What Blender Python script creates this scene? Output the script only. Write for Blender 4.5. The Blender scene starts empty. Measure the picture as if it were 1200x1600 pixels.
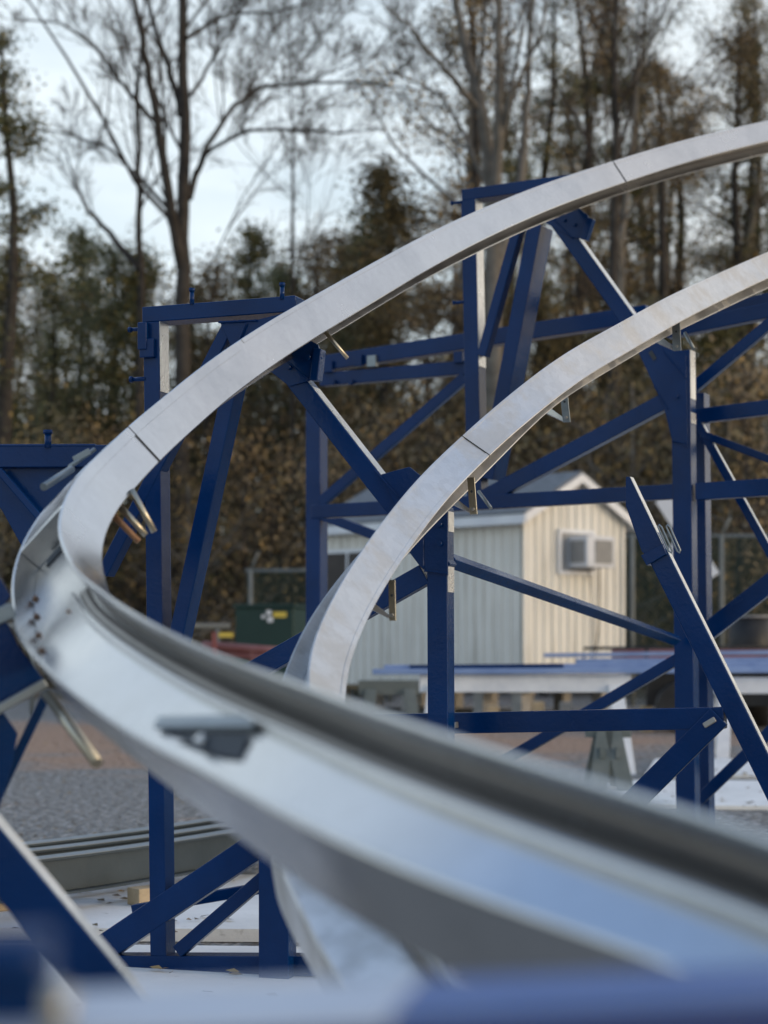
import bpy, math, random
from mathutils import Vector, Matrix, noise as mnoise

# ------------------------------------------------------------------ camera, sky, sun, exposure
SC = bpy.context.scene
COL = SC.collection
F, H, CZ = 3000.0, 1000.0, 1.17          # focal length and horizon row in photo pixels, eye height (m)
cam_d = bpy.data.cameras.new('camera'); cam = bpy.data.objects.new('camera', cam_d); COL.objects.link(cam)
cam.location = (0, 0, CZ); cam.rotation_euler = (math.radians(90), 0, 0)
cam_d.sensor_fit = 'HORIZONTAL'; cam_d.sensor_width = 36; cam_d.lens = 90
cam_d.shift_y = 200 / 1200
cam_d.clip_start = 0.05; cam_d.clip_end = 2000
cam_d.dof.use_dof = True; cam_d.dof.focus_distance = 6.5; cam_d.dof.aperture_fstop = 3.7
cam_d.dof.aperture_blades = 0
SC.camera = cam
SC.view_settings.view_transform = 'Standard'; SC.view_settings.look = 'None'
SC.view_settings.gamma = 1; SC.view_settings.exposure = 0.72

SUN_EL, SUN_AZ = math.radians(11), math.radians(108)      # azimuth clockwise from +Y (away from the camera)
sun_d = bpy.data.lights.new('sun', 'SUN'); sun = bpy.data.objects.new('sun', sun_d); COL.objects.link(sun)
sun_d.energy = .5; sun_d.angle = math.radians(2.5); sun_d.color = (1.0, 0.80, 0.58)
sdir = Vector((math.sin(SUN_AZ)*math.cos(SUN_EL), math.cos(SUN_AZ)*math.cos(SUN_EL), math.sin(SUN_EL)))
sun.rotation_euler = sdir.to_track_quat('Z', 'Y').to_euler()

wd = bpy.data.worlds.new('World'); SC.world = wd; wd.use_nodes = True
nt = wd.node_tree; nt.nodes.clear(); N = nt.nodes.new; L = nt.links.new
sky = N('ShaderNodeTexSky'); sky.sky_type = 'NISHITA'; sky.sun_disc = False
sky.sun_elevation = SUN_EL; sky.sun_rotation = SUN_AZ; sky.air_density = 1.0; sky.dust_density = 1.2
tc = N('ShaderNodeTexCoord'); mp = N('ShaderNodeMapping'); mp.inputs['Scale'].default_value = (1, 1, 3.2)
nz = N('ShaderNodeTexNoise'); nz.inputs['Scale'].default_value = 5.5; nz.inputs['Detail'].default_value = 7; nz.inputs['Roughness'].default_value = .55
cr = N('ShaderNodeValToRGB'); cr.color_ramp.elements[0].position = .34; cr.color_ramp.elements[1].position = .62
cr.color_ramp.elements[0].color = (.62, .62, .62, 1); cr.color_ramp.elements[1].color = (1, 1, 1, 1)
mx = N('ShaderNodeMix'); mx.data_type = 'RGBA'
bg = N('ShaderNodeBackground'); bg.inputs['Strength'].default_value = .13
out = N('ShaderNodeOutputWorld')
L(tc.outputs['Generated'], mp.inputs['Vector']); L(mp.outputs[0], nz.inputs['Vector']); L(nz.outputs[0], cr.inputs[0])
sxyz = N('ShaderNodeSeparateXYZ'); mr = N('ShaderNodeMapRange'); mr.inputs['From Min'].default_value = .30; mr.inputs['From Max'].default_value = .75
mr.inputs['To Min'].default_value = 1.0; mr.inputs['To Max'].default_value = .75; mm = N('ShaderNodeMath'); mm.operation = 'MULTIPLY'
L(tc.outputs['Generated'], sxyz.inputs[0]); L(sxyz.outputs[2], mr.inputs[0]); L(mr.outputs[0], mm.inputs[0]); L(cr.outputs[0], mm.inputs[1]); my = N('ShaderNodeMapRange'); my.inputs['From Min'].default_value = -.5; my.inputs['From Max'].default_value = .35
my.inputs['To Min'].default_value = .75; my.inputs['To Max'].default_value = 1.0; m2 = N('ShaderNodeMath'); m2.operation = 'MULTIPLY'
L(sxyz.outputs[1], my.inputs[0]); L(my.outputs[0], m2.inputs[0]); L(mm.outputs[0], m2.inputs[1]); L(m2.outputs[0], mx.inputs[0])
wx = N('ShaderNodeMapRange'); wx.inputs['From Min'].default_value = .05; wx.inputs['From Max'].default_value = .95; L(sxyz.outputs[0], wx.inputs[0])
cm = N('ShaderNodeMix'); cm.data_type = 'RGBA'; cm.inputs[6].default_value = (4.45, 4.95, 5.25, 1); cm.inputs[7].default_value = (6.6, 5.7, 4.7, 1)
L(wx.outputs[0], cm.inputs[0]); wz = N('ShaderNodeMapRange'); wz.inputs['From Min'].default_value = .34; wz.inputs['From Max'].default_value = .8; L(sxyz.outputs[2], wz.inputs[0])
cz = N('ShaderNodeMix'); cz.data_type = 'RGBA'
wi = N('ShaderNodeMath'); wi.operation = 'MULTIPLY_ADD'; wi.inputs[1].default_value = -.85; wi.inputs[2].default_value = 1; L(wx.outputs[0], wi.inputs[0])
wm = N('ShaderNodeMath'); wm.operation = 'MULTIPLY'; L(wi.outputs[0], wm.inputs[0]); L(wz.outputs[0], wm.inputs[1]); L(wm.outputs[0], cz.inputs[0]); L(cm.outputs[2], cz.inputs[6]); cz.inputs[7].default_value = (2.1, 3.2, 5.4, 1); L(cz.outputs[2], mx.inputs[7]); L(sky.outputs[0], mx.inputs[6]); 
L(mx.outputs[2], bg.inputs[0]); L(bg.outputs[0], out.inputs[0])

# ------------------------------------------------------------------ helpers
def W(px, py, d):
    """point seen at photo pixel (px, py), d metres in front of the camera"""
    return Vector(((px-600)*d/F, d, CZ + (H-py)*d/F))

def tag(o, label=None, cat=None, group=None, kind=None):
    if label: o['label'] = label
    if cat: o['category'] = cat
    if group: o['group'] = group
    if kind: o['kind'] = kind
    return o

def empty(name, loc=(0, 0, 0)):
    o = bpy.data.objects.new(name, None); COL.objects.link(o); o.location = loc; o.empty_display_size = .1
    return o

class MB:
    def __init__(s): s.v = []; s.f = []; s.sm = []
    def add(s, vs, fs, smooth=False):
        b = len(s.v); s.v += [tuple(v) for v in vs]
        for f in fs: s.f.append([b+i for i in f]); s.sm.append(smooth)
    def box(s, c, x, y, z):
        """box with centre c and half-axis vectors x, y, z"""
        c, x, y, z = Vector(c), Vector(x), Vector(y), Vector(z)
        vs = [c+i*x+j*y+k*z for i in (-1, 1) for j in (-1, 1) for k in (-1, 1)]
        fs = [(0,1,3,2),(4,6,7,5),(0,4,5,1),(2,3,7,6),(0,2,6,4),(1,5,7,3)]
        if x.cross(y).dot(z) < 0: fs = [tuple(reversed(f)) for f in fs]
        s.add(vs, fs)
    def abox(s, x0, x1, y0, y1, z0, z1):
        s.box(((x0+x1)/2, (y0+y1)/2, (z0+z1)/2), ((x1-x0)/2, 0, 0), (0, (y1-y0)/2, 0), (0, 0, (z1-z0)/2))
    def prism(s, pts, ext):
        n = len(pts); ext = Vector(ext); pts = [Vector(p) for p in pts]
        nrm = Vector((0, 0, 0))
        for i in range(n): nrm += pts[i].cross(pts[(i+1) % n])
        if nrm.dot(ext) > 0: pts = pts[::-1]
        vs = pts + [p+ext for p in pts]
        s.add(vs, [tuple(range(n)), tuple(range(2*n-1, n-1, -1))] + [((i+1) % n, i, i+n, (i+1) % n+n) for i in range(n)])
    def tube(s, pts, rad, n=8, caps=True, smooth=True):
        pts = [Vector(p) for p in pts]; k = len(pts)
        if not hasattr(rad, '__len__'): rad = [rad]*k
        up = Vector((0.13, 0.21, 1)).normalized(); vs = []
        t0 = (pts[1]-pts[0]).normalized()
        a = t0.cross(up) if abs(t0.dot(up)) < .95 else t0.cross(Vector((1, 0, 0)))
        a.normalize()
        for i in range(k):
            t = (pts[min(i+1, k-1)]-pts[max(i-1, 0)])
            if t.length < 1e-9: t = t0
            t.normalize()
            a = (a - t*a.dot(t)); a.normalize(); b = t.cross(a)
            for j in range(n):
                w = 2*math.pi*j/n
                vs.append(pts[i]+(a*math.cos(w)+b*math.sin(w))*rad[i])
        fs = [(i*n+j, i*n+(j+1) % n, (i+1)*n+(j+1) % n, (i+1)*n+j) for i in range(k-1) for j in range(n)]
        if caps: fs += [tuple(range(n-1, -1, -1)), tuple((k-1)*n+j for j in range(n))]
        s.add(vs, fs, smooth)
        if caps: s.sm[-1] = s.sm[-2] = False
    def build(s, name, mat, parent=None, bevel=0):
        me = bpy.data.meshes.new(name); me.from_pydata(s.v, [], s.f); me.update()
        me.polygons.foreach_set('use_smooth', s.sm); me.materials.append(mat)
        o = bpy.data.objects.new(name, me); COL.objects.link(o)
        if parent is not None:
            o.parent = parent; o.matrix_parent_inverse = Matrix.Translation(-Vector(parent.location))
        if bevel:
            m = o.modifiers.new('bevel', 'BEVEL'); m.width = bevel; m.segments = 2; m.limit_method = 'ANGLE'
            m.harden_normals = True
        return o

# ------------------------------------------------------------------ materials
def mat(name, base, rough=.5, metal=0, spec=.5, coat=0):
    m = bpy.data.materials.new(name); m.use_nodes = True
    b = m.node_tree.nodes['Principled BSDF']
    b.inputs['Base Color'].default_value = (*base, 1); b.inputs['Roughness'].default_value = rough
    b.inputs['Metallic'].default_value = metal; b.inputs['Specular IOR Level'].default_value = spec
    b.inputs['Coat Weight'].default_value = coat
    return m
def nodes(m): return m.node_tree, m.node_tree.nodes['Principled BSDF']
def ramp(t, src, stops):
    r = t.nodes.new('ShaderNodeValToRGB'); e = r.color_ramp.elements
    while len(e) < len(stops): e.new(.5)
    for q, (p, c) in zip(e, stops):
        q.position = p; q.color = (*c, 1) if hasattr(c, '__len__') else (c, c, c, 1)
    t.links.new(src, r.inputs[0]); return r.outputs[0]
def tex(t, kind='Noise', scale=5, detail=4, rough=.5, coord='Object', stretch=None, **kw):
    c = t.nodes.new('ShaderNodeTexCoord'); n = t.nodes.new('ShaderNodeTex'+kind); n.inputs['Scale'].default_value = scale
    if kind == 'Noise': n.inputs['Detail'].default_value = detail; n.inputs['Roughness'].default_value = rough
    src = c.outputs[coord]
    if stretch:
        g = t.nodes.new('ShaderNodeMapping'); g.inputs['Scale'].default_value = stretch; t.links.new(src, g.inputs[0]); src = g.outputs[0]
    t.links.new(src, n.inputs['Vector']); return n
def mixc(t, fac, a, b, mode='MIX'):
    x = t.nodes.new('ShaderNodeMix'); x.data_type = 'RGBA'; x.blend_type = mode
    for i, v in ((0, fac), (6, a), (7, b)):
        if hasattr(v, 'links'): t.links.new(v, x.inputs[i])
        else: x.inputs[i].default_value = v if i == 0 else (*v, 1)
    return x.outputs[2]
def bump(t, b, src, strength, dist=.01):
    n = t.nodes.new('ShaderNodeBump'); n.inputs['Strength'].default_value = strength; n.inputs['Distance'].default_value = dist
    t.links.new(src, n.inputs['Height']); t.links.new(n.outputs[0], b.inputs['Normal'])

# glossy brush-applied blue enamel, with runs, dust and pale scuffs
BLUE = mat('blue_paint', (.008, .03, .13), .25, 0, .2, .0); t, b = nodes(BLUE)
n1 = tex(t, 'Noise', 2.2, 5, .6); base = ramp(t, n1.outputs[0], [(.3, (.0006, .019, .082)), (.7, (.0014, .031, .130))])
n2 = tex(t, 'Noise', 13, 9, .72, stretch=(1, 1, .35)); scr = ramp(t, n2.outputs[0], [(.69, 0), (.76, .45)])
base = mixc(t, scr, base, (.22, .27, .36)); t.links.new(base, b.inputs['Base Color'])
n3 = tex(t, 'Noise', 3, 3); t.links.new(ramp(t, n3.outputs[0], [(.3, .14), (.75, .3)]), b.inputs['Roughness'])
n4 = tex(t, 'Noise', 85, 3, .6); n5 = tex(t, 'Noise', 16, 3, .5)
ad = t.nodes.new('ShaderNodeMath'); ad.operation = 'ADD'; t.links.new(n4.outputs[0], ad.inputs[0]); t.links.new(n5.outputs[0], ad.inputs[1])
bump(t, b, ad.outputs[0], .16, .005)
SMOOTHB = mat('blue_paint_smooth', (.004, .02, .12), .12, 0, .6, .8)

def galv_mat(name, col, met, r0, r1, spangle, bumpy):
    m = mat(name, col, .4, met, .5); t, b = nodes(m)
    v = tex(t, 'Voronoi', 38); n = tex(t, 'Noise', 3.0, 8, .65); g = tex(t, 'Noise', 60, 4, .7)
    c0 = mixc(t, ramp(t, v.outputs['Color'], [(.2, 0), (.8, spangle)]), col, tuple(min(1, c*1.3) for c in col))
    c1 = mixc(t, ramp(t, n.outputs[0], [(.30, .5), (.52, 0)]), c0, tuple(c*.78 for c in col))
    c2 = mixc(t, ramp(t, g.outputs[0], [(.62, 0), (.78, .35)]), c1, tuple(c*.45 for c in col))
    t.links.new(c2, b.inputs['Base Color'])
    t.links.new(ramp(t, n.outputs[0], [(.3, r0), (.7, r1)]), b.inputs['Roughness'])
    bump(t, b, g.outputs[0], bumpy, .004)
    return m
GALV = galv_mat('galvanized_steel', (.57, .575, .58), .98, .16, .30, .12, .035)
GALVW = galv_mat('galvanized_steel_worn', (.61, .61, .605), .95, .26, .42, .3, .22)
GALVD = galv_mat('galvanized_steel_weathered', (.24, .27, .285), .6, .35, .5, .4, .15)
ZINC = galv_mat('zinc_hardware', (.46, .42, .33), .9, .25, .45, .2, .2)
RUSTY = galv_mat('rusted_rod', (.26, .15, .09), .4, .5, .7, .2, .5)
SEAM = mat('seam_gap', (.05, .055, .06), .8)
SLOT = mat('bare_steel_stub', (.36, .35, .33), .5, .6)

def flat_mat(name, c0, c1, rough=.7, scale=4, bs=.2, spec=.3, metal=0, bscale=40):
    m = mat(name, c0, rough, metal, spec); t, b = nodes(m)
    n = tex(t, 'Noise', scale, 7, .62); t.links.new(ramp(t, n.outputs[0], [(.3, c0), (.7, c1)]), b.inputs['Base Color'])
    g = tex(t, 'Noise', bscale, 5, .6); bump(t, b, g.outputs[0], bs, .01); return m
SIDING = flat_mat('cream_siding', (.71, .69, .63), (.78, .76, .70), .6, 1.2, .05)
t, b = nodes(SIDING); g_ = tex(t, 'Noise', 3.2, 6, .6, stretch=(3, 3, .22)); old = b.inputs['Base Color'].links[0].from_socket
t.links.new(mixc(t, ramp(t, g_.outputs[0], [(.50, 0), (.70, .45)]), old, (.36, .34, .29)), b.inputs['Base Color'])
TRIM = flat_mat('white_trim', (.66, .68, .72), (.76, .78, .80), .5, 2, .05)
ROOFM = flat_mat('grey_shingle', (.13, .14, .15), (.21, .22, .23), .8, 9, .4)
DARKW = flat_mat('dark_opening', (.022, .018, .018), (.05, .04, .038), .4, 2, .05)
ACM = flat_mat('air_conditioner_casing', (.56, .59, .64), (.66, .68, .72), .5, 3, .05)
GRILL = flat_mat('grille_grey', (.24, .245, .25), (.32, .325, .33), .6, 5, .05)
MIDB = flat_mat('mid_blue_paint', (.035, .10, .31), (.12, .20, .40), .35, 2.5, .05)
PALEB = flat_mat('pale_blue_grey_paint', (.33, .40, .52), (.50, .56, .64), .4, 2.2, .05)
BLACK = flat_mat('black_steel', (.012, .012, .014), (.03, .03, .03), .5, 5, .1)
CABM = flat_mat('dark_green_enamel', (.010, .030, .027), (.014, .040, .035), .5, 1.5, .05)
REDM = flat_mat('faded_red_paint', (.20, .055, .05), (.27, .12, .11), .6, 2.5, .1)
YELM = flat_mat('yellow_sticker', (.55, .42, .06), (.6, .46, .1), .6)
WHITEP = flat_mat('white_wash_paint', (.62, .64, .68), (.78, .79, .81), .7, 6, .3)
GREYW = flat_mat('grey_green_timber', (.10, .12, .115), (.16, .175, .165), .75, 6, .3)
WOODM = flat_mat('raw_timber', (.33, .25, .15), (.48, .38, .25), .8, 9, .4)
BLOCKM = flat_mat('concrete_block', (.25, .24, .22), (.36, .34, .31), .9, 7, .5)
FENCEM = flat_mat('green_coated_wire', (.010, .028, .022), (.016, .042, .034), .5)
POSTM = flat_mat('grey_fence_post', (.16, .17, .16), (.22, .23, .22), .6)
SIGNM = flat_mat('white_sign_face', (.58, .6, .64), (.7, .72, .76), .5, 4, .05)
INK = mat('sign_lettering', (.03, .03, .035), .6)
TUBEB = flat_mat('pale_blue_painted_sheen', (.15, .23, .44), (.24, .33, .55), .35, 3, .1, .5)  # base colour lightened to carry the grazing sheen on the tube tops

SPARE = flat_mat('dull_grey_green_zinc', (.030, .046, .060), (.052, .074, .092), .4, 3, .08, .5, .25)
RECESS_SHADE = flat_mat('painted_recess_shade', (.16, .145, .125), (.26, .235, .21), .42, 2.2, .1, .4, .4)  # brown liner colour that carries the shade of the rail recesses
t, b = nodes(GALVW); g_ = tex(t, 'Noise', 4.5, 6, .7); old = b.inputs['Base Color'].links[0].from_socket
t.links.new(mixc(t, ramp(t, g_.outputs[0], [(.46, 0), (.62, .6)]), old, (.52, .50, .46)), b.inputs['Base Color'])
oldr = b.inputs['Roughness'].links[0].from_socket
t.links.new(mixc(t, ramp(t, g_.outputs[0], [(.47, 0), (.56, 1)]), oldr, (.5, .5, .5)), b.inputs['Roughness'])
EDGE = galv_mat('painted_edge_glint', (.66, .66, .64), .7, .2, .4, .5, .6)  # bright strips with sun glints and sky sheen put into their colour
# ground: gravel, leaf litter and dust, by position
GROUND = mat('yard_ground', (.2, .19, .17), .95, 0, .2); t, b = nodes(GROUND)
big = tex(t, 'Noise', .34, 6, .68, stretch=(.8, 1.1, 1)); fine = tex(t, 'Noise', 15, 9, .85); vor = tex(t, 'Voronoi', 30)
gr = ramp(t, fine.outputs[0], [(.38, (.065, .06, .055)), (.5, (.175, .168, .155)), (.62, (.62, .61, .59))])
lf = ramp(t, fine.outputs[0], [(.38, (.11, .07, .05)), (.5, (.34, .22, .15)), (.63, (.60, .45, .35))])
gd = t.nodes.new('ShaderNodeTexGradient'); gd.gradient_type = 'SPHERICAL'; gc = t.nodes.new('ShaderNodeTexCoord'); gm = t.nodes.new('ShaderNodeMapping')
gm.vector_type = 'TEXTURE'; gm.inputs['Location'].default_value = (-2.0, 22.5, 0); gm.inputs['Scale'].default_value = (9, 6.5, 1)
t.links.new(gc.outputs['Object'], gm.inputs[0]); t.links.new(gm.outputs[0], gd.inputs[0])
ga = t.nodes.new('ShaderNodeMath'); ga.operation = 'MULTIPLY_ADD'; ga.inputs[1].default_value = .45; t.links.new(gd.outputs[0], ga.inputs[0]); t.links.new(big.outputs[0], ga.inputs[2])
cc = mixc(t, ramp(t, ga.outputs[0], [(.56, 0), (.74, 1)]), gr, lf)
t.links.new(cc, b.inputs['Base Color']); bump(t, b, vor.outputs['Distance'], .8, .02)
PAD = flat_mat('pale_concrete', (.66, .65, .625), (.84, .83, .80), .9, 1.7, .35, .2, 0, 30)
t, b = nodes(PAD); nn = tex(t, 'Noise', 9, 9, .75)
old = b.inputs['Base Color'].links[0].from_socket
t.links.new(mixc(t, ramp(t, nn.outputs[0], [(.60, 0), (.72, .6)]), old, (.2, .17, .14)), b.inputs['Base Color'])
PADG = flat_mat('bounce_slab_grey', (.17, .17, .165), (.27, .27, .26), .9, 1.7, .35, .2, 0, 30)  # grey of the unseen slab added for its bounce on the near rail
BANKM = flat_mat('leaf_litter_bank', (.030, .024, .016), (.075, .055, .035), .95, .8, .6, .1, 0, 5)
BARK = flat_mat('dark_bark', (.030, .026, .023), (.07, .062, .055), .9, 5, .6, .1, 0, 14)
BARKG = flat_mat('grey_bark', (.11, .10, .085), (.22, .20, .175), .9, 4, .6, .1, 0, 14)
TWIG = flat_mat('dry_twigs', (.045, .035, .028), (.10, .08, .062), .9, 2, .1, .1)
def leaf_mat(name, stops):
    m = mat(name, (.05, .05, .02), .75, 0, .2); t, b = nodes(m)
    g = t.nodes.new('ShaderNodeNewGeometry'); o = t.nodes.new('ShaderNodeObjectInfo')
    a = t.nodes.new('ShaderNodeMath'); a.operation = 'MULTIPLY_ADD'; a.inputs[1].default_value = .85
    mlt = t.nodes.new('ShaderNodeMath'); mlt.operation = 'MULTIPLY'; mlt.inputs[1].default_value = .15
    t.links.new(o.outputs['Random'], mlt.inputs[0]); t.links.new(g.outputs['Random Per Island'], a.inputs[0]); t.links.new(mlt.outputs[0], a.inputs[2])
    t.links.new(ramp(t, a.outputs[0], stops), b.inputs['Base Color']); return m
LEAFE = leaf_mat('evergreen_needles', [(0, (0.053, 0.060, 0.033)), (.5, (0.108, 0.111, 0.054)), (.8, (0.195, 0.173, 0.075)), (1, (.42, .30, .10))])
LEAFB = leaf_mat('brown_autumn_leaves', [(0, (0.070, 0.056, 0.039)), (.45, (0.161, 0.126, 0.084)), (.8, (0.294, 0.217, 0.119)), (1, (.62, .42, .16))])
LEAFD = leaf_mat('dull_olive_leaves', [(0, (0.068, 0.063, 0.042)), (.5, (0.150, 0.128, 0.078)), (.85, (0.255, 0.203, 0.105)), (1, (.50, .36, .13))])

# ------------------------------------------------------------------ ground
m = MB(); m.abox(-400, 400, -30, 700, -.5, 0)
tag(m.build('ground', GROUND), kind='structure')
def slab(name, pts, h, mt):
    m = MB(); m.prism([(x, y, 0.004) for x, y in pts], (0, 0, h)); return tag(m.build(name, mt), kind='structure')
slab('concrete_pad', [(-2.6, 4.6), (.7, 4.5), (.9, 7.1), (-2.9, 7.35)], .02, PAD)
slab('concrete_pad', [(-3.2, 7.5), (-.1, 7.4), (.0, 9.1), (-3.4, 9.3)], .05, PAD)
slab('bounce_slab', [(-3, -3), (3, -3), (2.6, 3.9), (-2.6, 4.2)], .02, PADG)  # added slab out of view, reflected in the near rail's underside
slab('concrete_pad', [(1.2, 13.2), (9, 13.0), (9.5, 15.2), (1.9, 15.6)], .03, PAD)
slab('concrete_pad', [(2.2, 16.2), (9, 15.9), (9, 18.2), (2.6, 18.4)], .03, PAD)
# wooded bank rising behind the yard
nx, ny = 60, 24; m = MB(); vs = []
for j in range(ny+1):
    for i in range(nx+1):
        x = -90+180*i/nx; y = 39+90*j/ny; s = min(1, max(0, (y-41)/60))
        vs.append((x, y, -.1 + 5.0*s*s*(3-2*s) + .9*s*mnoise.noise(Vector((x*.06, y*.06, 3)))))
m.add(vs, [(j*(nx+1)+i, j*(nx+1)+i+1, (j+1)*(nx+1)+i+1, (j+1)*(nx+1)+i) for j in range(ny) for i in range(nx)], True)
tag(m.build('wooded_bank', BANKM), kind='structure')
def bank_z(y):
    s = min(1, max(0, (y-41)/60)); return max(0, -.1+5.0*s*s*(3-2*s)) - .15

# ------------------------------------------------------------------ swept rails
ZUP = Vector((0, 0, 1))
class Rail:
    def __init__(s, st, FL, WB, sub=10):
        s.FL, s.WB = FL, WB
        P = [Vector((a, b_, c+CZ)) for a, b_, c, _ in st]; B = [q[3] for q in st]; n = len(P)
        def cr_(v, i, u):
            p0, p1, p2, p3 = v[max(i-1, 0)], v[i], v[min(i+1, n-1)], v[min(i+2, n-1)]
            return .5*((2*p1)+(p2-p0)*u+(2*p0-5*p1+4*p2-p3)*u*u+(3*p1-p0-3*p2+p3)*u**3)
        s.k = []; s.P = []; s.B = []
        for i in range(n-1):
            for j in range(sub):
                u = j/sub; s.k.append(i+u); s.P.append(cr_(P, i, u)); s.B.append(cr_(B, i, u))
        s.k.append(n-1.0); s.P.append(P[-1]); s.B.append(B[-1])
        # smooth out jitter between stations
        for _ in range(30):
            s.P = [s.P[0]]+[(s.P[i-1]+s.P[i]*2+s.P[i+1])/4 for i in range(1, len(s.P)-1)]+[s.P[-1]]
            s.B = [s.B[0]]+[(s.B[i-1]+s.B[i]*2+s.B[i+1])/4 for i in range(1, len(s.B)-1)]+[s.B[-1]]
        m_ = len(s.P); s.T = []; s.U = []; s.S = []
        for i in range(m_):
            T = (s.P[min(i+1, m_-1)]-s.P[max(i-1, 0)]).normalized(); s0 = T.cross(ZUP).normalized(); u0 = s0.cross(T)
            c, q = math.cos(s.B[i]), math.sin(s.B[i]); s.T.append(T); s.U.append(c*u0+q*s0); s.S.append(c*s0-q*u0)
        s.sub = sub
    def at(s, k):
        i = min(len(s.P)-1, max(0, int(round(k*s.sub)))); return s.P[i], s.T[i], s.U[i], s.S[i]
    def sweep(s, prof, k0=0, k1=99):
        """prof: closed list of (u, s) offsets"""
        i0 = max(0, int(round(k0*s.sub))); i1 = min(len(s.P)-1, int(round(k1*s.sub))); n = len(prof); vs = []
        for i in range(i0, i1+1):
            vs += [s.P[i]+s.U[i]*u+s.S[i]*v for u, v in prof]
        r = i1-i0+1
        fs = [(i*n+j, i*n+(j+1) % n, (i+1)*n+(j+1) % n, (i+1)*n+j) for i in range(r-1) for j in range(n)]
        fs += [tuple(range(n-1, -1, -1)), tuple((r-1)*n+j for j in range(n))]
        m = MB(); m.add(vs, fs); 
        for q in range(len(m.sm)-2): m.sm[q] = True
        return m
def rect(u0, u1, s0, s1, b=.0025):
    return [(u0, s0+b), (u0+b, s0), (u1-b, s0), (u1, s0+b), (u1, s1-b), (u1-b, s1), (u0+b, s1), (u0, s1-b)]
def rail_sharp(o):
    me = o.data
    e = o.modifiers.new('split', 'EDGE_SPLIT'); e.split_angle = math.radians(25)
R1 = Rail([(2.8533,11.7832,3.2021,-1.092),(2.1878,10.9914,2.8756,-1.082),(1.6309,10.3235,2.6010,-1.103),(1.1604,9.7122,2.3327,-1.116),
(0.7695,9.0826,2.0714,-1.030),(0.4828,8.4598,1.8307,-0.983),(0.2254,7.8278,1.5907,-0.975),(0.0107,7.2202,1.3593,-0.986),(-0.2093,6.6691,1.1270,-0.999),
(-0.4016,6.2130,0.9303,-1.034),(-0.5622,5.8117,0.7389,-1.007),(-0.6492,5.4871,0.5958,-0.950),(-0.6986,5.2062,0.4895,-0.889),(-0.7408,4.8847,0.3678,-0.835),
(-0.7507,4.6849,0.3050,-0.792),(-0.7520,4.4674,0.2204,-0.735),(-0.7259,4.2508,0.1362,-0.685),(-0.6493,3.9087,0.0531,-0.778),(-0.5514,3.4259,0.0034,-0.920),
(-0.3901,2.9796,-0.0685,-0.812),(-0.2478,2.6228,-0.1188,-0.828),(-0.1341,2.2911,-0.1466,-0.904),(-0.0205,1.9827,-0.1756,-0.973),(0.0813,1.7489,-0.1987,-0.977),
(0.1830,1.6108,-0.2246,-0.991),(0.2552,1.5359,-0.2447,-1.015),(0.3267,1.4738,-0.2692,-1.027),(0.3969,1.4221,-0.2975,-1.057)], .125, .165)
R2 = Rail([(2.3114,9.4799,1.9924,-1.037),(1.7477,8.6972,1.6808,-0.991),(1.3532,8.0698,1.4351,-0.969),(1.1080,7.5990,1.2741,-0.998),(0.8536,7.1920,1.0919,-1.010),
(0.6292,6.8645,0.9350,-0.982),(0.4347,6.5737,0.7522,-0.819),(0.2694,6.3152,0.5831,-0.702),(0.1211,6.0316,0.4243,-0.684),(0.0070,5.7344,0.2747,-0.718),
(-0.0748,5.4643,0.1507,-0.752),(-0.1372,5.1932,0.0335,-0.744),(-0.1776,4.8935,-0.0914,-0.651),(-0.1852,4.5930,-0.2008,-0.680),(-0.1751,4.1631,-0.3466,-1.083),
(-0.1495,3.6892,-0.4105,-1.458),(-0.0803,3.3581,-0.4801,-1.373),(-0.0071,3.0740,-0.5458,-1.247),(0.0964,2.7202,-0.6074,-1.298)], .1125, .1485)

def build_rail(R, name, label, matl, seams, strips):
    root = empty(name, R.P[len(R.P)//2]); tag(root, label, 'coaster rail', 'paired galvanized rails of the curved track')
    h, w, th = R.WB/2, R.FL/2, .007
    for nm, prof in (('top_flange', rect(h-th, h, -w, w)), ('web', rect(-h+th+.001, h-th-.001, -.004, .004, .001)), ('bottom_flange', rect(-h, -h+th, -w, w))):
        o = R.sweep(prof).build(nm, matl, root); rail_sharp(o)
    for (k0, k1, s0, s1, tk) in strips:
        o = R.sweep(rect(h+.0003, h+tk, w*s0, w*s1, .0006), k0, k1).build('cover_strip', matl, root); rail_sharp(o)
    R.sweep([(h-th-.0014, .006), (h-th-.0014, w-.028), (h-th-.0004, w-.028), (h-th-.0004, .006)]).build('underside_shade_liner', RECESS_SHADE, root)
    R.sweep([(h-th-.0014, -w+.003), (h-th-.0014, -.006), (h-th-.0004, -.006), (h-th-.0004, -w+.003)]).build('underside_shade_liner', RECESS_SHADE, root)
    R.sweep([(-h+th+.003, -.0052), (-h+th+.003, -.0043), (h-th-.003, -.0043), (h-th-.003, -.0052)]).build('web_back_shade_liner', RECESS_SHADE, root)  # dark sheets paint in shade under the flange and behind the web
    for k in seams:
        P, T, U, S = R.at(k); m = MB()
        m.box(P+U*(h+.0016), T*.0007, U*.0018, S*(w+.0003)); m.box(P+S*(w+.0004), T*.0007, U*h, S*.0006)
        m.box(P-S*(w+.0004)+U*(h-th/2), T*.0007, U*th*.5, S*.0006)
        m.build('joint_seam', SEAM, root)
    return root
r1 = build_rail(R1, 'curved_rail', 'outer galvanized rail sweeping from the upper right round the bend and past the lens', GALV, [3.1, 12.1],
                [(9.5, 17, .52, .98, .0022), (0, 9.4, .74, .98, .0014)])
r2 = build_rail(R2, 'curved_rail', 'inner bare galvanized steel rail with a mottled face curving down behind the nearer rail', GALVW, [7.0],
                [(0, 18, .8, .98, .0014), (4, 18, -.98, -.72, .0014)])
o = R1.sweep(rect(.033, .041, .0045, .019, .002), 17.0).build('web_ridge', GALV, r1); rail_sharp(o)
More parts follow.
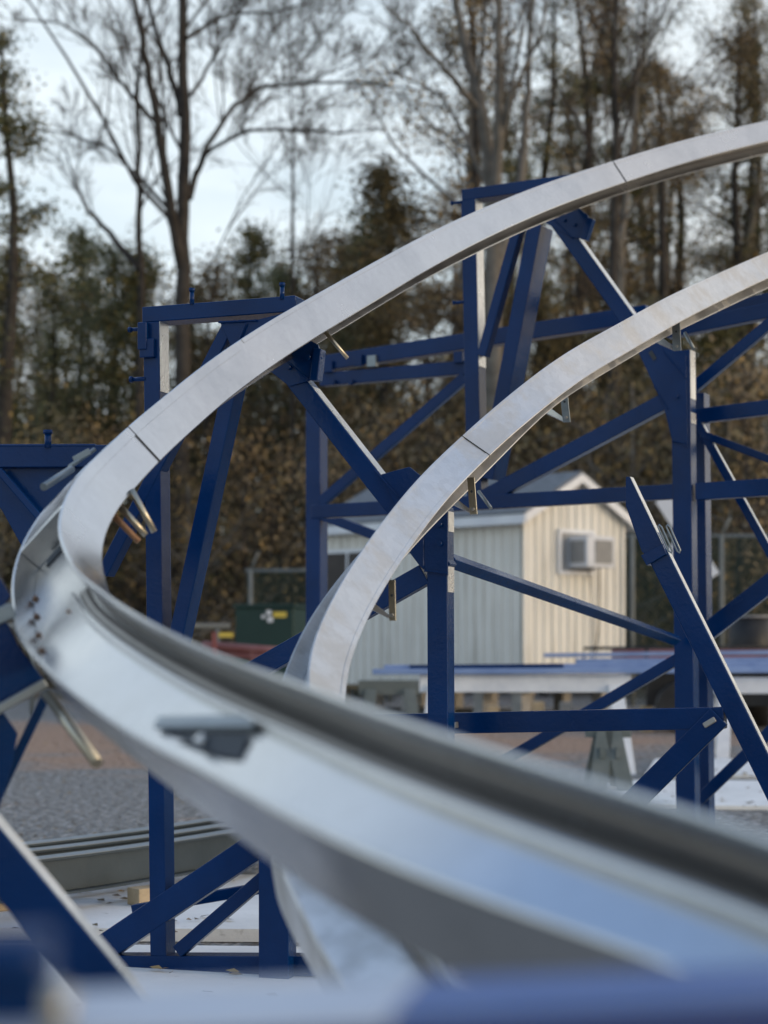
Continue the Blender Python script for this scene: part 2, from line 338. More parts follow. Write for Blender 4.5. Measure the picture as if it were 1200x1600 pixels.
R1.sweep([(.046, .0043), (.070, .0043), (.070, .0054), (.046, .0054)], 17.0).build('groove_shade_liner', RECESS_SHADE, r1)  # dark strip paints the groove's shade above the web ridge
def stiffener(R, root, k, t=.006, matl=GALV, s1=None):
    P, T, U, S = R.at(k); w = R.FL/2 if s1 is None else s1; m = MB()
    m.box(P+S*(w/2+.002), T*t, U*(R.WB/2-.0075), S*(w/2-.003)); return m.build('stiffener_plate', matl, root, .0015)
stiffener(R1, r1, 15.0, .011)
def on_web(R, k, pts, off):
    P, T, U, S = R.at(k); C0 = Vector((0, 0, CZ)); O = P+S*off-C0; res = []
    for x, y in pts:
        q = W(x, y, 1)-C0; res.append(C0+q*(O.dot(S)/q.dot(S)))
    return res, S
pp, S = on_web(R1, 20.1, [(268, 1150), (390, 1148), (377, 1188), (342, 1181)], .0100); m = MB(); m.prism(pp, S*.002); m.build('access_slot', SEAM, r1)
pp, S = on_web(R1, 20.1, [(244, 1140), (252, 1124), (398, 1122), (400, 1140)], .0100); m = MB(); m.prism(pp, S*.006); m.build('stiffener_plate', GALVD, r1)
pp, S = on_web(R1, 20.1, [(320, 1164)], .0115); m = MB(); m.tube([pp[0], pp[0]+S*.014], .008, 6); m.build('bolt', GALV, r1)
P, T, U, S = R1.at(15.3); m = MB(); m.box(P+S*.0065, T*.022, U*.034, S*.0018); m.build('access_slot', SEAM, r1)
for k in (16.0, 16.5, 17.1, 17.7):
    P, T, U, S = R1.at(k); m = MB(); m.box(P-U*(R1.WB/2-.016)+S*.008, T*.009, U*.006, S*.004); m.build('weld_bead', RUSTY, r1, .002)
P, T, U, S = R1.at(17.2); m = MB(); m.box(P+S*.0065+U*.012, T*.008, U*.004, S*.002); m.build('weld_bead', RUSTY, r1, .001)

# pegs and clips carried by the rails, given as photo pixels and depth
def rod(root, a, b_, da, db, r, matl, name='peg'):
    m = MB(); m.tube([W(*a, da), W(*b_, db)], r, 12); return m.build(name, matl, root)
for a, b_, mt in (((172, 800), (217, 846), RUSTY), ((186, 790), (228, 836), ZINC), ((205, 765), (241, 831), ZINC)):
    rod(r1, a, b_, 4.85, 4.85, .0085, mt)
rod(r1, (505, 515), (543, 560), 6.62, 6.62, .007, ZINC)
rod(r1, (112, 733), (68, 761), 5.05, 4.9, .010, GALVD); rod(r1, (148, 702), (108, 730), 5.15, 5.1, .006, GALVD)
m = MB(); m.box(W(128, 712, 5.12), (.022, 0, .012), (0, .006, 0), (-.004, 0, .008)); m.build('clip', GALVD, r1, .002)
rod(r1, (74, 1085), (152, 1193), 3.75, 3.6, .0115, ZINC)
def clip(R, root, c, d, wpx, hpx, lean, matl, rodmat=GALV, slant=-1):
    """small folded hanger: hanging flat bar with a hole, a short arm back to the rail"""
    s = d/F; p = W(*c, d); m = MB()
    ax = Vector((lean, 0, -1)).normalized(); ay = Vector((.93, -.36, 0)); an = Vector((-.36, -.93, 0))
    m.box(p, ax*hpx*s/2, ay*wpx*s/2, an*.003)
    o = m.build('hanger_bar', matl, root, .001)
    h1 = MB(); h1.tube([p-ax*hpx*s*.12+an*.0025, p-ax*hpx*s*.12+an*.0045], .0045, 8); h1.build('bolt_hole', SEAM, o)
    h1 = MB(); h1.tube([p+ax*hpx*s*.36+an*.002, p+ax*hpx*s*.36+an*.011], .0062, 6); h1.build('bolt', SLOT, o)
    m = MB(); q = p+ax*hpx*s*.42; m.prism([q, q+Vector((-28*s, .02, 22*s)), q+Vector((-36*s, .03, 14*s)), q+Vector((-2*s, 0, -4*s))], (0, .02, 0))
    m.build('hanger_arm', rodmat, root, .001)
clip(R2, r2, (883, 634), 7.05, 12, 52, .10, GALVD)
clip(R2, r2, (1057, 524), 7.75, 13, 48, .04, GALVD)
clip(R2, r2, (738, 775), 6.25, 12, 58, .08, ZINC)
clip(R2, r2, (613, 938), 5.5, 11, 64, .02, ZINC, GALVW)
rod(r2, (748, 768), (767, 794), 6.4, 6.3, .006, GALVD); rod(r2, (1070, 520), (1084, 545), 7.9, 7.85, .007, GALVD)

# ------------------------------------------------------------------ blue support frames
class Frame:
    def __init__(s, name, label, px0, d0, th, depth, base=None):
        s.O = W(px0, H, d0); s.n = Vector((-math.sin(th), -math.cos(th), 0)); s.depth = depth; s.i = 0
        s.root = empty(name, base or Vector((s.O.x, s.O.y, 0))); tag(s.root, label, 'support frame', 'blue steel track supports')
    def pt(s, px, py, off=0):
        r = W(px, py, 1)-Vector((0, 0, CZ)); O = s.O+s.n*off-Vector((0, 0, CZ)); k = O.dot(s.n)/r.dot(s.n)
        return r*k+Vector((0, 0, CZ))
    def bar(s, name, p0, p1, w, depth=None, off=None, matl=None, parent=None, back=0, ext=None, edge=()):
        s.i += 1; off = (s.i % 9)*.0022 if off is None else off
        a, b_ = s.pt(*p0), s.pt(*p1); ax = (b_-a); ln = ax.length; ax.normalize(); side = s.n.cross(ax)
        dm = ((a+b_)/2).y; hw = w*dm/F/2/ max(.6, abs(side.z)+abs(side.x)*abs(s.n.y) if abs(side.x) > abs(side.z) else 1)
        dp = (depth or s.depth) - (s.i % 5)*.002
        c = (a+b_)/2+s.n*(off-back-dp/2); m = MB(); m.box(c, ax*ln/2, side*hw, s.n*dp/2)
        o = m.build(name, matl or BLUE, parent or s.root, .004)
        for e0, e1 in edge:
            sg = 1 if side.x > 0 else -1; m = MB(); q = a.lerp(b_, (e0+e1)/2)+s.n*(off-back-dp/2)+side*sg*(hw+.0008)
            m.box(q, ax*ln*(e1-e0)/2, side*.0009, s.n*(dp/2-.005)); m.build('glint_strip', EDGE, o)  # pale strip along the side face paints in its glint
        return o
    def plate(s, name, pts, th=.012, off=.02, matl=None, parent=None):
        m = MB(); m.prism([s.pt(x, y) + s.n*off for x, y in pts], -s.n*th); return m.build(name, matl or BLUE, parent or s.root, .002)
    def pin(s, name, p, length, r=.011, dirv=None, matl=None, head=0):
        a = s.pt(*p); d = dirv or s.n; m = MB(); m.tube([a, a+Vector(d)*length], r, 12)
        if head: m.tube([a+Vector(d)*length, a+Vector(d)*(length+.012)], r*1.45, 6)
        return m.build(name, matl or BLUE, s.root)
R_ = math.radians
A = Frame('support_frame', 'tall blue painted support frame under the outer rail at left centre', 245, 6.7, R_(18), .088)
A.bar('top_beam', (222, 492), (462, 474), 25, .10)
A.bar('post', (236.5, 503), (247.5, 1494), 25, edge=[(.0, .11)])
A.bar('inner_brace', (357, 508), (160, 897), 25, .07)
A.bar('outer_brace', (374, 538), (273, 1008), 27, .095)
A.bar('diagonal_beam', (428, 551), (694, 891), 40, .085, edge=[(.19, .60)])
A.bar('post', (684, 792), (687, 1494), 30, edge=[(.01, .055), (.125, .19)])
A.bar('lower_brace', (664, 897), (360, 1069), 32, .06)
A.plate('gusset_plate', [(424, 580), (430, 548), (478, 528), (500, 540), (506, 560), (486, 596), (455, 605)])
A.plate('gusset_plate', [(598, 742), (642, 730), (660, 744), (702, 792), (702, 900), (664, 890), (657, 883), (642, 863), (640, 835)])
A.bar('clamp_block', (500, 546), (494, 596), 14, .06, .03)
A.plate('gusset_plate', [(345, 503), (405, 500), (470, 484), (420, 530), (368, 560), (362, 540)], .010, .012)
A.bar('hinge_plate', (227, 505), (227, 548), 14, .03, .03); A.bar('hinge_plate', (233, 530), (233, 560), 22, .03, .024)
A.pin('bolt', (300, 476), .045, .008, (0, 0, 1), None, 1); A.pin('bolt', (441, 468), .045, .008, (0, 0, 1), None, 1)
A.pin('side_pin', (226, 514), .05, .007, (-.95, .3, 0), None, 1); A.pin('side_pin', (228, 592), .05, .008, (-.95, .3, 0), None, 1)
A.bar('base_beam', (120, 1508), (690, 1511), 31, .09)
A.bar('base_brace', (140, 1496), (432, 1300), 42, .06)
A.bar('base_brace', (277, 1487), (440, 1347), 21, .05)
A.bar('rear_base_beam', (140, 1443), (440, 1392), 18, .06, None, None, None, .35)
A.bar('stub_post', (437, 1300), (437, 1525), 45, .08, .06)

B = Frame('support_frame', 'blue painted support frame behind, its top beam under the outer rail at upper right', 740, 9.75, R_(27), .10)
B.bar('top_beam', (721, 305), (900, 280), 18, .11)
B.bar('post', (731.5, 312), (741, 778), 20, edge=[(.0, .56)])
B.bar('inner_brace', (808, 355), (752, 556), 16, .07)
B.bar('outer_brace', (836, 350), (760, 748), 23, .17)
B.bar('diagonal_beam', (866, 339), (1066, 618), 29, .085, edge=[(.14, .62)])
B.bar('post', (1064, 548), (1073.5, 1392), 25, .09, edge=[(.0, .09), (.115, .135)])
B.bar('side_brace', (752, 780), (1052, 620), 25, .07)
B.bar('mid_beam', (488, 800), (1053, 768), 22, .08)
B.bar('mid_beam', (1086, 768), (1300, 754), 27, .07)
B.bar('low_brace', (730, 1222), (1062, 1027), 17, .05)
B.bar('rear_post', (1036, 596), (1046, 1385), 25, .1, None, None, None, .5)
B.plate('gusset_plate', [(855, 350), (872, 325), (905, 325), (921, 338), (912, 374), (895, 372)])
B.bar('clamp_block', (925, 342), (914, 376), 12, .05, .03)
B.plate('gusset_plate', [(998, 548), (1022, 530), (1058, 540), (1074, 556), (1077, 700), (1052, 690), (1040, 640), (1022, 600)])
m = B.bar('slot_hole', (1018, 550), (1026, 563), 8, .004, .0215, SEAM)
B.pin('side_pin', (722, 316), .05, .008, (-.9, .4, 0), None, 1); B.pin('side_pin', (725, 472), .05, .008, (-.9, .4, 0), None, 1)
B.pin('pin_stub', (1056, 768), .075, .012, (.92, -.38, 0), SLOT); B.pin('pin_stub', (1061, 1004), .05, .011, (.92, -.38, 0), SLOT)

# leaning end frame at the right, in front of the second frame's post
G = Frame('support_frame', 'blue leaning support leg with bright edge and two loop handles at right', 1100, 6.3, R_(22), .05)
G.bar('leaning_leg', (1013, 838), (1240, 1296), 40, .05, edge=[(.06, 1)])
G.plate('head_plate', [(978, 745), (984, 745), (1034, 848), (1040, 866), (1010, 868), (1003, 862), (978, 790)], .045, .004)
m = MB(); a_, b_ = G.pt(984.5, 745, .006), G.pt(1035, 850, .006); ax = (b_-a_); ln_ = ax.length; ax.normalize(); m.box((a_+b_)/2-G.n*.022, ax*ln_/2, G.n.cross(ax)*.001, G.n*.02); m.build('glint_strip', EDGE, G.root)  # painted glint along the head plate's right edge
G.plate('clamp_band', [(1003, 868), (1037, 851), (1043, 866), (1012, 884)], .07, .016)
for dx in (0, 13):
    m = MB(); q = [G.pt(1028+dx, 823, .03), G.pt(1030+dx, 820, .03), G.pt(1034+dx, 824, .03), G.pt(1050+dx, 860, .03), G.pt(1049+dx, 864, .03), G.pt(1045+dx, 861, .03), G.pt(1028+dx, 823, .03)]
    m.tube(q, .0032, 8, False); m.build('loop_handle', GALVD, G.root)
G.bar('cross_beam', (560, 1133), (1131, 1122), 33, .06, .004)
G.bar('lower_brace', (1124, 1119), (930, 1312), 36, .03, .012)
G.bar('pin_stub', (1101, 1134), (1119, 1123), 9, .02, .02, SLOT)
G.pin('pin_stub', (694, 1135), .055, .011, (.8, -.55, .12), SLOT)

def weld(fr, p0, p1, off=.026, r_=.0035, w_=.5):
    a, b_ = fr.pt(*p0)+fr.n*off, fr.pt(*p1)+fr.n*off; n_ = 14; rg = random.Random(int(p0[0]*7+p0[1])); m = MB()
    m.tube([a.lerp(b_, i/n_) for i in range(n_+1)], [r_*rg.uniform(.7, 1.25) for _ in range(n_+1)], 6); m.build('weld_bead', BLUE, fr.root)
for p0, p1 in (((588, 735), (626, 778)), ((666, 892), (702, 896)), ((388, 506), (372, 545)), ((430, 548), (486, 594)), ((664, 832), (664, 888)), ((345, 505), (404, 502))): weld(A, p0, p1, .021)
for p0, p1 in (((858, 334), (896, 373)), ((1036, 545), (1074, 592)), ((1052, 690), (1077, 694)), ((1024, 604), (1046, 640))): weld(B, p0, p1, .021)
for p0, p1 in (((455, 575), (455, 575.5)), ((486, 560), (486, 560.5)), ((690, 820), (690, 820.5)), ((690, 850), (690, 850.5))):
    o = A.pin('bolt', p0, .036, .009, None, None, 0)
for p0 in ((884, 345), (900, 352), (1060, 620)): B.pin('bolt', p0, .036, .010)
# braces tying the frames together
def tie(root, name, p0, d0, p1, d1, w, dp, yaw=.35, matl=None):
    a, b_ = W(*p0, d0), W(*p1, d1); ax = b_-a; ln = ax.length; ax.normalize(); dm = (d0+d1)/2
    n = Vector((-math.sin(yaw), -math.cos(yaw), 0)); n = (n-ax*n.dot(ax)).normalized(); sd = n.cross(ax); m = MB()
    m.box((a+b_)/2-n*dp/2, ax*ln/2, sd*w*dm/F/2, n*dp/2); return m.build(name, matl or BLUE, root, .004)
tie(B.root, 'tie_brace', (706, 881), 6.75, (1060, 1005), 9.15, 16, .04)

C = Frame('support_frame', 'distant blue truss of posts and crossing braces behind the second frame', 489, 11.2, R_(30), .09)
C.bar('post', (489, 640), (489, 1294), 20)
C.bar('upper_beam', (505, 567), (1010, 489), 25, .09)
C.bar('short_beam', (500, 593), (735, 573), 21, .08)
C.bar('brace', (727, 588), (500, 785), 17, .05)
C.bar('brace', (500, 804), (640, 858), 15, .05)
for x, y in ((516, 575), (562, 565), (584, 566), (719, 560)): C.bar('clamp_block', (x, y-10), (x, y+8), 12, .04, .03, GALVD if x == 584 else BLUE)
for x in (524, 552): C.pin('bolt', (x, 598), .04, .016)
Dd = Frame('support_frame', 'far blue truss of sloping braces at the right edge behind the inner rail', 1090, 9.6, R_(24), .08)
Dd.bar('upper_beam', (1040, 517), (1330, 458), 23, .08)
Dd.bar('upper_beam', (1110, 484), (1330, 424), 22, .06, None, None, None, .12)
Dd.bar('brace', (1075, 612), (1290, 430), 17, .06)
Dd.bar('middle_beam', (1082, 651), (1320, 621), 23, .07)
Dd.bar('brace', (1076, 636), (1300, 1040), 15, .05, edge=[(.0, 1)])
Dd.bar('brace', (1096, 678), (1320, 762), 12, .05)
Dd.bar('brace', (1072, 1013), (1330, 812), 29, .05)
Dd.bar('brace', (1085, 1257), (1300, 1050), 18, .05)
Dd.bar('post', (1300, 430), (1312, 1343), 25, .08)

E_ = Frame('support_frame', 'blue support frame at the left edge with gusset beneath its beam behind the bend', 60, 6.1, R_(8), .09)
E_.bar('top_beam', (-220, 716), (170, 712), 34, .1)
E_.plate('gusset_plate', [(-60, 728), (150, 728), (120, 790), (60, 880), (34, 862), (-3, 795), (-60, 730)], .014, -.03)
E_.bar('diagonal_beam', (0, 735), (95, 845), 16, .03, .02)
E_.bar('post', (-200, 716), (-200, 1541), 34)
E_.bar('brace', (-60, 735), (-190, 1100), 26, .06)
E_.pin('bolt', (75, 700), .045, .011, (0, 0, 1), None, 1)
E_.bar('edge_cap', (-210, 697), (150, 696), 5, .11, .004)

Q = Frame('support_frame', 'out of focus blue support leg and bracket at the left edge beside the near rail', -10, 3.9, R_(-12), .06)
Q.plate('head_plate', [(-120, 960), (10, 970), (30, 1010), (72, 1066), (30, 1082), (0, 1104), (-120, 1110)], .05, .004)
Q.plate('side_plate', [(-60, 1090), (0, 1106), (28, 1146), (18, 1200), (-10, 1290), (-60, 1290)], .05, .0)
Q.bar('thin_brace', (72, 1092), (-60, 1370), 20, .02, .05, None, None, .12)
Q.bar('connector_plate', (-20, 1118), (72, 1066), 15, .03, .02, GALVD)
Q.bar('connector_plate', (-30, 975), (22, 952), 26, .03, .012, GALVD)
Q.plate('top_wedge', [(-60, 880), (2, 905), (17, 931), (-2, 958), (-60, 960)], .04, .01)
Q.bar('main_leg', (-45, 1200), (-45, 1845), 60, .06, -.03)
Qd = Frame('support_frame', 'broad blue raking brace plate with pale top edge at the lower left corner', 60, 3.55, R_(16), .045)
Qd.bar('raking_plate', (-180, 1133), (330, 1750), 106, .045, edge=[(0, 1)])
Qd.bar('foot_beam', (240, 1915), (600, 1922), 40, .06)
Qd.bar('foot_brace', (262, 1668), (370, 1925), 40, .04)

Z = empty('support_frame', (0, 1.0, 0)); tag(Z, 'very blurred blue beam closest to the camera along the bottom edge', 'support frame', 'blue steel track supports')
def fg(px, py, d): return W(px, py, d)
zt = CZ-.194; m = MB()
p = [Vector((-.42, .99, zt)), Vector((.40, 1.165, zt)), Vector((.40, 1.055, zt)), Vector((-.42, .85, zt))]
m.prism(p, (0, 0, -.09)); m.build('near_beam', SMOOTHB, Z, .004)
for x, y in ((-.36, .93), (.36, 1.09)):
    m = MB(); m.abox(x-.03, x+.03, y-.03, y+.03, .0, zt-.092); m.build('post', BLUE, Z, .004)
m = MB(); m.prism([p[0]+Vector((0, -.002, .0005)), Vector((.02, 1.082, zt+.0005)), Vector((.0, .955, zt+.0005)), p[3]+Vector((0, .004, .0005))], (0, 0, .004)); m.build('pale_top_plate', PALEB, Z, .001)  # paler plate over the left part of the beam's blue top
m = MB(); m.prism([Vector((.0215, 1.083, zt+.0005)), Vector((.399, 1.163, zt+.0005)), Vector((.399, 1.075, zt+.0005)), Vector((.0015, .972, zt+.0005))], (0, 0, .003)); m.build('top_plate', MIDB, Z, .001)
m = MB(); m.tube([W(-40, 1497, .93), W(78, 1500, .93)], .012, 16); m.build('near_bolt', BLUE, Z)
m = MB(); m.box(W(-10, 1545, .96), (.03, 0, 0), (0, .012, 0), (0, 0, .03)); m.build('near_lug', BLUE, Z, .003)
m = MB(); m.tube([W(92, 1545, .90), W(88, 1620, .90)], .006, 12); m.build('near_bolt', ZINC, Z)

# ------------------------------------------------------------------ spare channels lying on the slab
def spare(name, label, p0, p1, h, wd_, matl, z):
    MT = matl; a, b_ = Vector(p0), Vector(p1); n = 14; root = empty(name, ((a.x+b_.x)/2, (a.y+b_.y)/2, z)); tag(root, label, 'steel beam', 'spare channels stacked on the slab')
    pts = []
    for i in range(n+1):
        u = i/n; q = a.lerp(b_, u); q.z = z; d = (b_-a).normalized(); sd = Vector((-d.y, d.x, 0)); pts.append(q+sd*.16*4*u*(1-u)*-1)
    def swp(nm, prof, matl=None):
        vs = []
        for i, q in enumerate(pts):
            T = (pts[min(i+1, n)]-pts[max(i-1, 0)]).normalized(); S = T.cross(ZUP)
            vs += [q+S*s_+ZUP*u_ for u_, s_ in prof]
        k = len(prof); m = MB(); m.add(vs, [(i*k+j, i*k+(j+1) % k, (i+1)*k+(j+1) % k, (i+1)*k+j) for i in range(n) for j in range(k)]+[tuple(range(k-1, -1, -1)), tuple(n*k+j for j in range(k))])
        m.build(nm, matl or MT, root)
    swp('top_flange', rect(h-.01, h, -wd_/2, wd_/2, .002))
    swp('flange_lip', rect(h+.0003, h+.004, -wd_/2, wd_/2, .001), GALVD); swp('web', rect(.011, h-.011, -.006, .006, .001)); swp('bottom_flange', rect(0, .01, -wd_/2, wd_/2, .002))
for lb, x0, y0, x1, y1 in (('grey galvanized channel at the back of the stack lying on the slab', -1.98, 7.9, -.55, 10.3), ('grey galvanized channel at the front of the stack, its web facing the camera', -1.9, 7.25, -.42, 9.65),
                        ('grey galvanized channel squeezed between the other two on the slab', -1.95, 7.62, -.47, 9.95)):
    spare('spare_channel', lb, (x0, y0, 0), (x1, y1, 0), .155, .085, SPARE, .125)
for x, y, l_ in ((-1.0, 8.12, 'pale timber block beside the blue post, under the stacked channels'), (-1.62, 7.9, 'pale timber block under the left end of the stacked channels')):
    m = MB(); m.box((x, y, .091), (.055, .05, 0), (.03, -.035, 0), (0, 0, .036)); tag(m.build('timber_block', WOODM, None, .004), l_, 'timber block')

# ------------------------------------------------------------------ shed
SH = W(820, H, 29.0); SH.z = 0
sx = Vector((-.7, .715, 0)).normalized(); gx = Vector((.715, .70, 0)).normalized()
shed = empty('shed', SH); tag(shed, 'cream ribbed shed with white trimmed gable and grey roof beyond the frames', 'shed')
z0, z1, Ls, Wg = CZ-.73, CZ+1.93, 4.5, 2.36; rise = .60
gn = Vector((gx.y, -gx.x, 0)); sn = Vector((sx.y, -sx.x, 0));
if sn.y > 0: sn = -sn
up = ZUP
m = MB(); m.prism([SH+sx*0+up*z0, SH+sx*Ls+up*z0, SH+sx*Ls+up*z1, SH+up*z1], -sn*.08)
n = int(Ls/.19)
for i in range(n): c = SH+sx*(.1+i*.19)+up*(z0+z1)/2+sn*.012; m.box(c, sx*.022, sn*.008, up*(z1-z0)/2)
m.build('side_wall', SIDING, shed)
m = MB(); g0 = SH-gn*0
m.prism([SH+gx*.0+up*z0, SH+gx*Wg+up*z0, SH+gx*Wg+up*z1, SH+gx*Wg/2+up*(z1+rise), SH+up*z1], -gn*.08)
n = int(Wg/.19)
for i in range(n+1):
    q = .07+i*.19
    if q > Wg-.03: break
    zt_ = z1+rise*(1-abs(q-Wg/2)/(Wg/2)); m.box(SH+gx*q+up*(z0+zt_)/2+gn*.012, gx*.022, gn*.008, up*(zt_-z0)/2)
m.build('gable_wall', SIDING, shed)
m = MB(); m.box(SH+gx*Wg+sx*Ls/2-gx*.04+up*(z0+z1)/2, gx*.04, sx*Ls/2, up*(z1-z0)/2); m.box(SH+gx*Wg/2+sx*(Ls-.05)+up*(z0+z1)/2, gx*Wg/2, sx*.04, up*(z1-z0)/2); m.build('rear_walls', SIDING, shed)
m = MB(); m.box(SH+gx*.0+gn*.03+sn*.03+up*(z0+z1)/2, gx*.04, gn*.01, up*(z1-z0)/2); m.box(SH+gx*(Wg-.03)+gn*.032+up*(z0+z1)/2, gx*.035, gn*.008, up*(z1-z0)/2); m.build('corner_trim', SIDING, shed)
ov = .16
for sgn in (0, 1):
    e = SH+gx*(-ov if sgn == 0 else Wg+ov)+up*(z1-ov*rise/(Wg/2)); r_ = SH+gx*Wg/2+up*(z1+rise)
    o_ = sx*(-.14)
    m = MB(); m.prism([e+o_+up*.05, r_+o_+up*.05, r_+sx*(Ls+.14)+up*.05, e+sx*(Ls+.14)+up*.05], up*.04); m.build('roof', ROOFM, shed)
    m = MB(); m.prism([e+o_*1.15-up*.09, e+o_*1.15+up*.045, r_+o_*1.15+up*.045, r_+o_*1.15-up*.09], sx*.03); m.build('fascia', TRIM, shed)
    m = MB(); m.box(e+sx*Ls/2-up*.03+gx*(-.012 if sgn == 0 else .012), gx*.012, sx*(Ls/2+.14), up*.07); m.build('eave_board', TRIM, shed)
m = MB(); c = SH+sx*3.86+sn*.03+up*(CZ+1.02); m.box(c, sx*.55, sn*.012, up*.42); w_ = m.build('window', DARKW, shed)
m = MB(); m.box(c+up*.45+sn*.01, sx*.6, sn*.012, up*.03); m.box(c-up*.45+sn*.01, sx*.6, sn*.014, up*.03); m.box(c+sx*.0+sn*.01, sx*.02, sn*.014, up*.42); m.build('frame', TRIM, w_)
m = MB(); c = SH+gx*1.17+gn*.028+up*(CZ+1.36); m.box(c, gx*.38, gn*.008, up*.30); w_ = m.build('window', GRILL, shed)
m = MB(); m.box(c+up*.32+gn*.01, gx*.43, gn*.02, up*.03); m.box(c-up*.32+gn*.01, gx*.43, gn*.02, up*.03)
for q in (-.41, .41): m.box(c+gx*q+gn*.008, gx*.03, gn*.018, up*.30)
m.build('frame', TRIM, w_)
m = MB(); m.box(SH+gx*1.2+gn*.03+up*(z1+.42), gx*.11, gn*.012, up*.07); m.build('vent', GRILL, shed)
for i in range(6):
    for j in (0, 1):
        m = MB(); q = SH+sx*(.25+i*.8)+gx*(.2 if j == 0 else Wg-.25)+up*(z0/2-.03); m.box(q, sx*.1, gx*.1, up*(z0/2-.04)); m.build('pier_block', BLOCKM, shed)
m = MB(); m.box(SH+sx*Ls/2+gx*.2+up*(z0-.04), sx*Ls/2, gx*.05, up*.035); m.build('skid', WOODM, shed)
m = MB(); m.box(SH+sx*Ls/2+gx*Wg*.8+up*(z0-.04), sx*Ls/2, gx*.05, up*.035); m.build('skid', WOODM, shed)
ac = empty('air_conditioner', SH+gx*1.3+gn*.2+up*(CZ+1.1)); tag(ac, 'white window air conditioner with grey louvred grille in the shed gable', 'air conditioner')
c = SH+gx*1.30+gn*.22+up*(CZ+1.36)
m = MB(); m.box(c, gx*.33, gn*.20, up*.24); m.build('casing', ACM, ac, .012)
m = MB(); m.box(c+gn*.203+gx*.06, gx*.21, gn*.004, up*.18)
for i in range(9): m.box(c+gn*.212+gx*.06+up*(-.165+i*.041), gx*.205, gn*.006, up*.006)
m.build('grille', GRILL, ac)
for sg_ in (-1,):
    m = MB()
    m.box(c-gx*.333, gx*.004, gn*.15, up*.17)
    for i in range(7): m.box(c-gx*.34+up*(-.15+i*.05), gx*.004, gn*.14, up*.006)
    m.build('side_louvre', GRILL, ac)
m = MB(); m.tube([c+gx*.40-gn*.17+up*.1, c+gx*.42-gn*.17-up*.5, c+gx*.38-gn*.16-up*1.2, c+gx*.2-gn*.15-up*1.9], .012, 6); m.build('power_cable', BLACK, ac)
m = MB(); m.tube([c+gx*.12-gn*.15-up*.25, c+gx*.2-gn*.15-up*.8, c+gx*.28-gn*.15-up*1.7], .009, 6); m.build('drain_hose', GRILL, ac)

# ------------------------------------------------------------------ fences, cabinet, sign
def fence(name, label, x0, x1, y, top, px_posts, mesh_=True, raily=None):
    root = empty(name, ((x0+x1)/2, y, 0)); tag(root, label, 'fence')
    m = MB(); m.tube([(x0, y, top), (x1, y, top)], .032, 8); m.build('top_rail', POSTM, root)
    for x in px_posts:
        m = MB(); m.tube([(x, y, 0), (x, y, top+.02)], .04, 8); m.tube([(x, y, top), (x+.15, y-.05, top+.35)], .02, 6); m.build('post', POSTM, root)
    if mesh_:
        m = MB(); s = .085; n = int((x1-x0)/s); hh = top-.05
        for i in range(-int(hh/s), n+1):
            for sg in (0, 1):
                a0 = x0+i*s; zz0, zz1 = 0.0, hh; xs, xe = a0, a0+hh
                if xs < x0: zz0 = x0-xs; xs = x0
                if xe > x1: zz1 = hh-(xe-x1); xe = x1
                if zz1 <= zz0: continue
                za, zb = (zz0, zz1) if sg == 0 else (hh-zz0, hh-zz1)
                m.box(((xs+xe)/2, y+.01*sg, (za+zb)/2+.02), ((xe-xs)/2, 0, (zb-za)/2), (0, .004, 0), (.005, 0, -.005 if zb > za else .005))
        m.build('wire_mesh', FENCEM, root)
    return root
fence('chain_link_fence', 'green chain link fence with grey posts right of the shed', 4.2, 11.5, 34.0, CZ+1.84, (4.4, 5.98, 8.4, 10.8))
fence('chain_link_fence', 'green chain link fence standing left of the shed behind the cabinet', -2.6, .2, 36.0, CZ+1.3, (-2.5, .1))
gr_ = empty('guard_rail', (-3.6, 30, 0)); tag(gr_, 'low pale guard rail to the left of the green cabinet', 'rail')
m = MB(); m.tube([(-8.5, 30, CZ+.215), (-2.4, 30, CZ+.215)], .045, 8); m.build('rail', POSTM, gr_)
for x in (-8.2, -5.5, -2.6): m = MB(); m.tube([(x, 30, 0), (x, 30, CZ+.21)], .035, 8); m.build('post', POSTM, gr_)

cab = empty('utility_cabinet', (-1.7, 27.5, 0)); tag(cab, 'dark green utility cabinet with yellow sticker beyond the near rail', 'cabinet')
ca = W(367, H, 28.0); ca.z = 0; cx = Vector((1, -.06, 0)).normalized(); cy = Vector((.25, 1, 0)).normalized(); wc = .86
m = MB(); m.prism([ca+up*.02, ca+cx*wc+up*.02, ca+cx*wc+up*(CZ+.47), ca+up*(CZ+.47)], cy*.95); m.build('body', CABM, cab, .02)
m = MB(); m.prism([ca-cx*.03-cy*.03+up*(CZ+.472), ca+cx*(wc+.03)-cy*.03+up*(CZ+.472), ca+cx*(wc+.03)+cy*.98+up*(CZ+.472), ca-cx*.03+cy*.98+up*(CZ+.472)], up*.05); m.build('lid', CABM, cab, .01)
m = MB(); m.box(ca+cx*.66-cy*.006+up*(CZ+.37), cx*.095, cy*.004, up*.04); m.build('sticker', YELM, cab)
for dx, dz, r_ in ((.50, .40, .035), (.52, .30, .04), (.42, .34, .025)):
    m = MB(); m.box(ca+cx*dx-cy*.006+up*(CZ+dz), cx*r_, cy*.004, up*r_); m.build('sticker', SIGNM, cab)
m = MB(); m.box(ca+cx*.80-cy*.01+up*(CZ-.2), cx*.015, cy*.012, up*.1); m.build('handle', BLACK, cab)

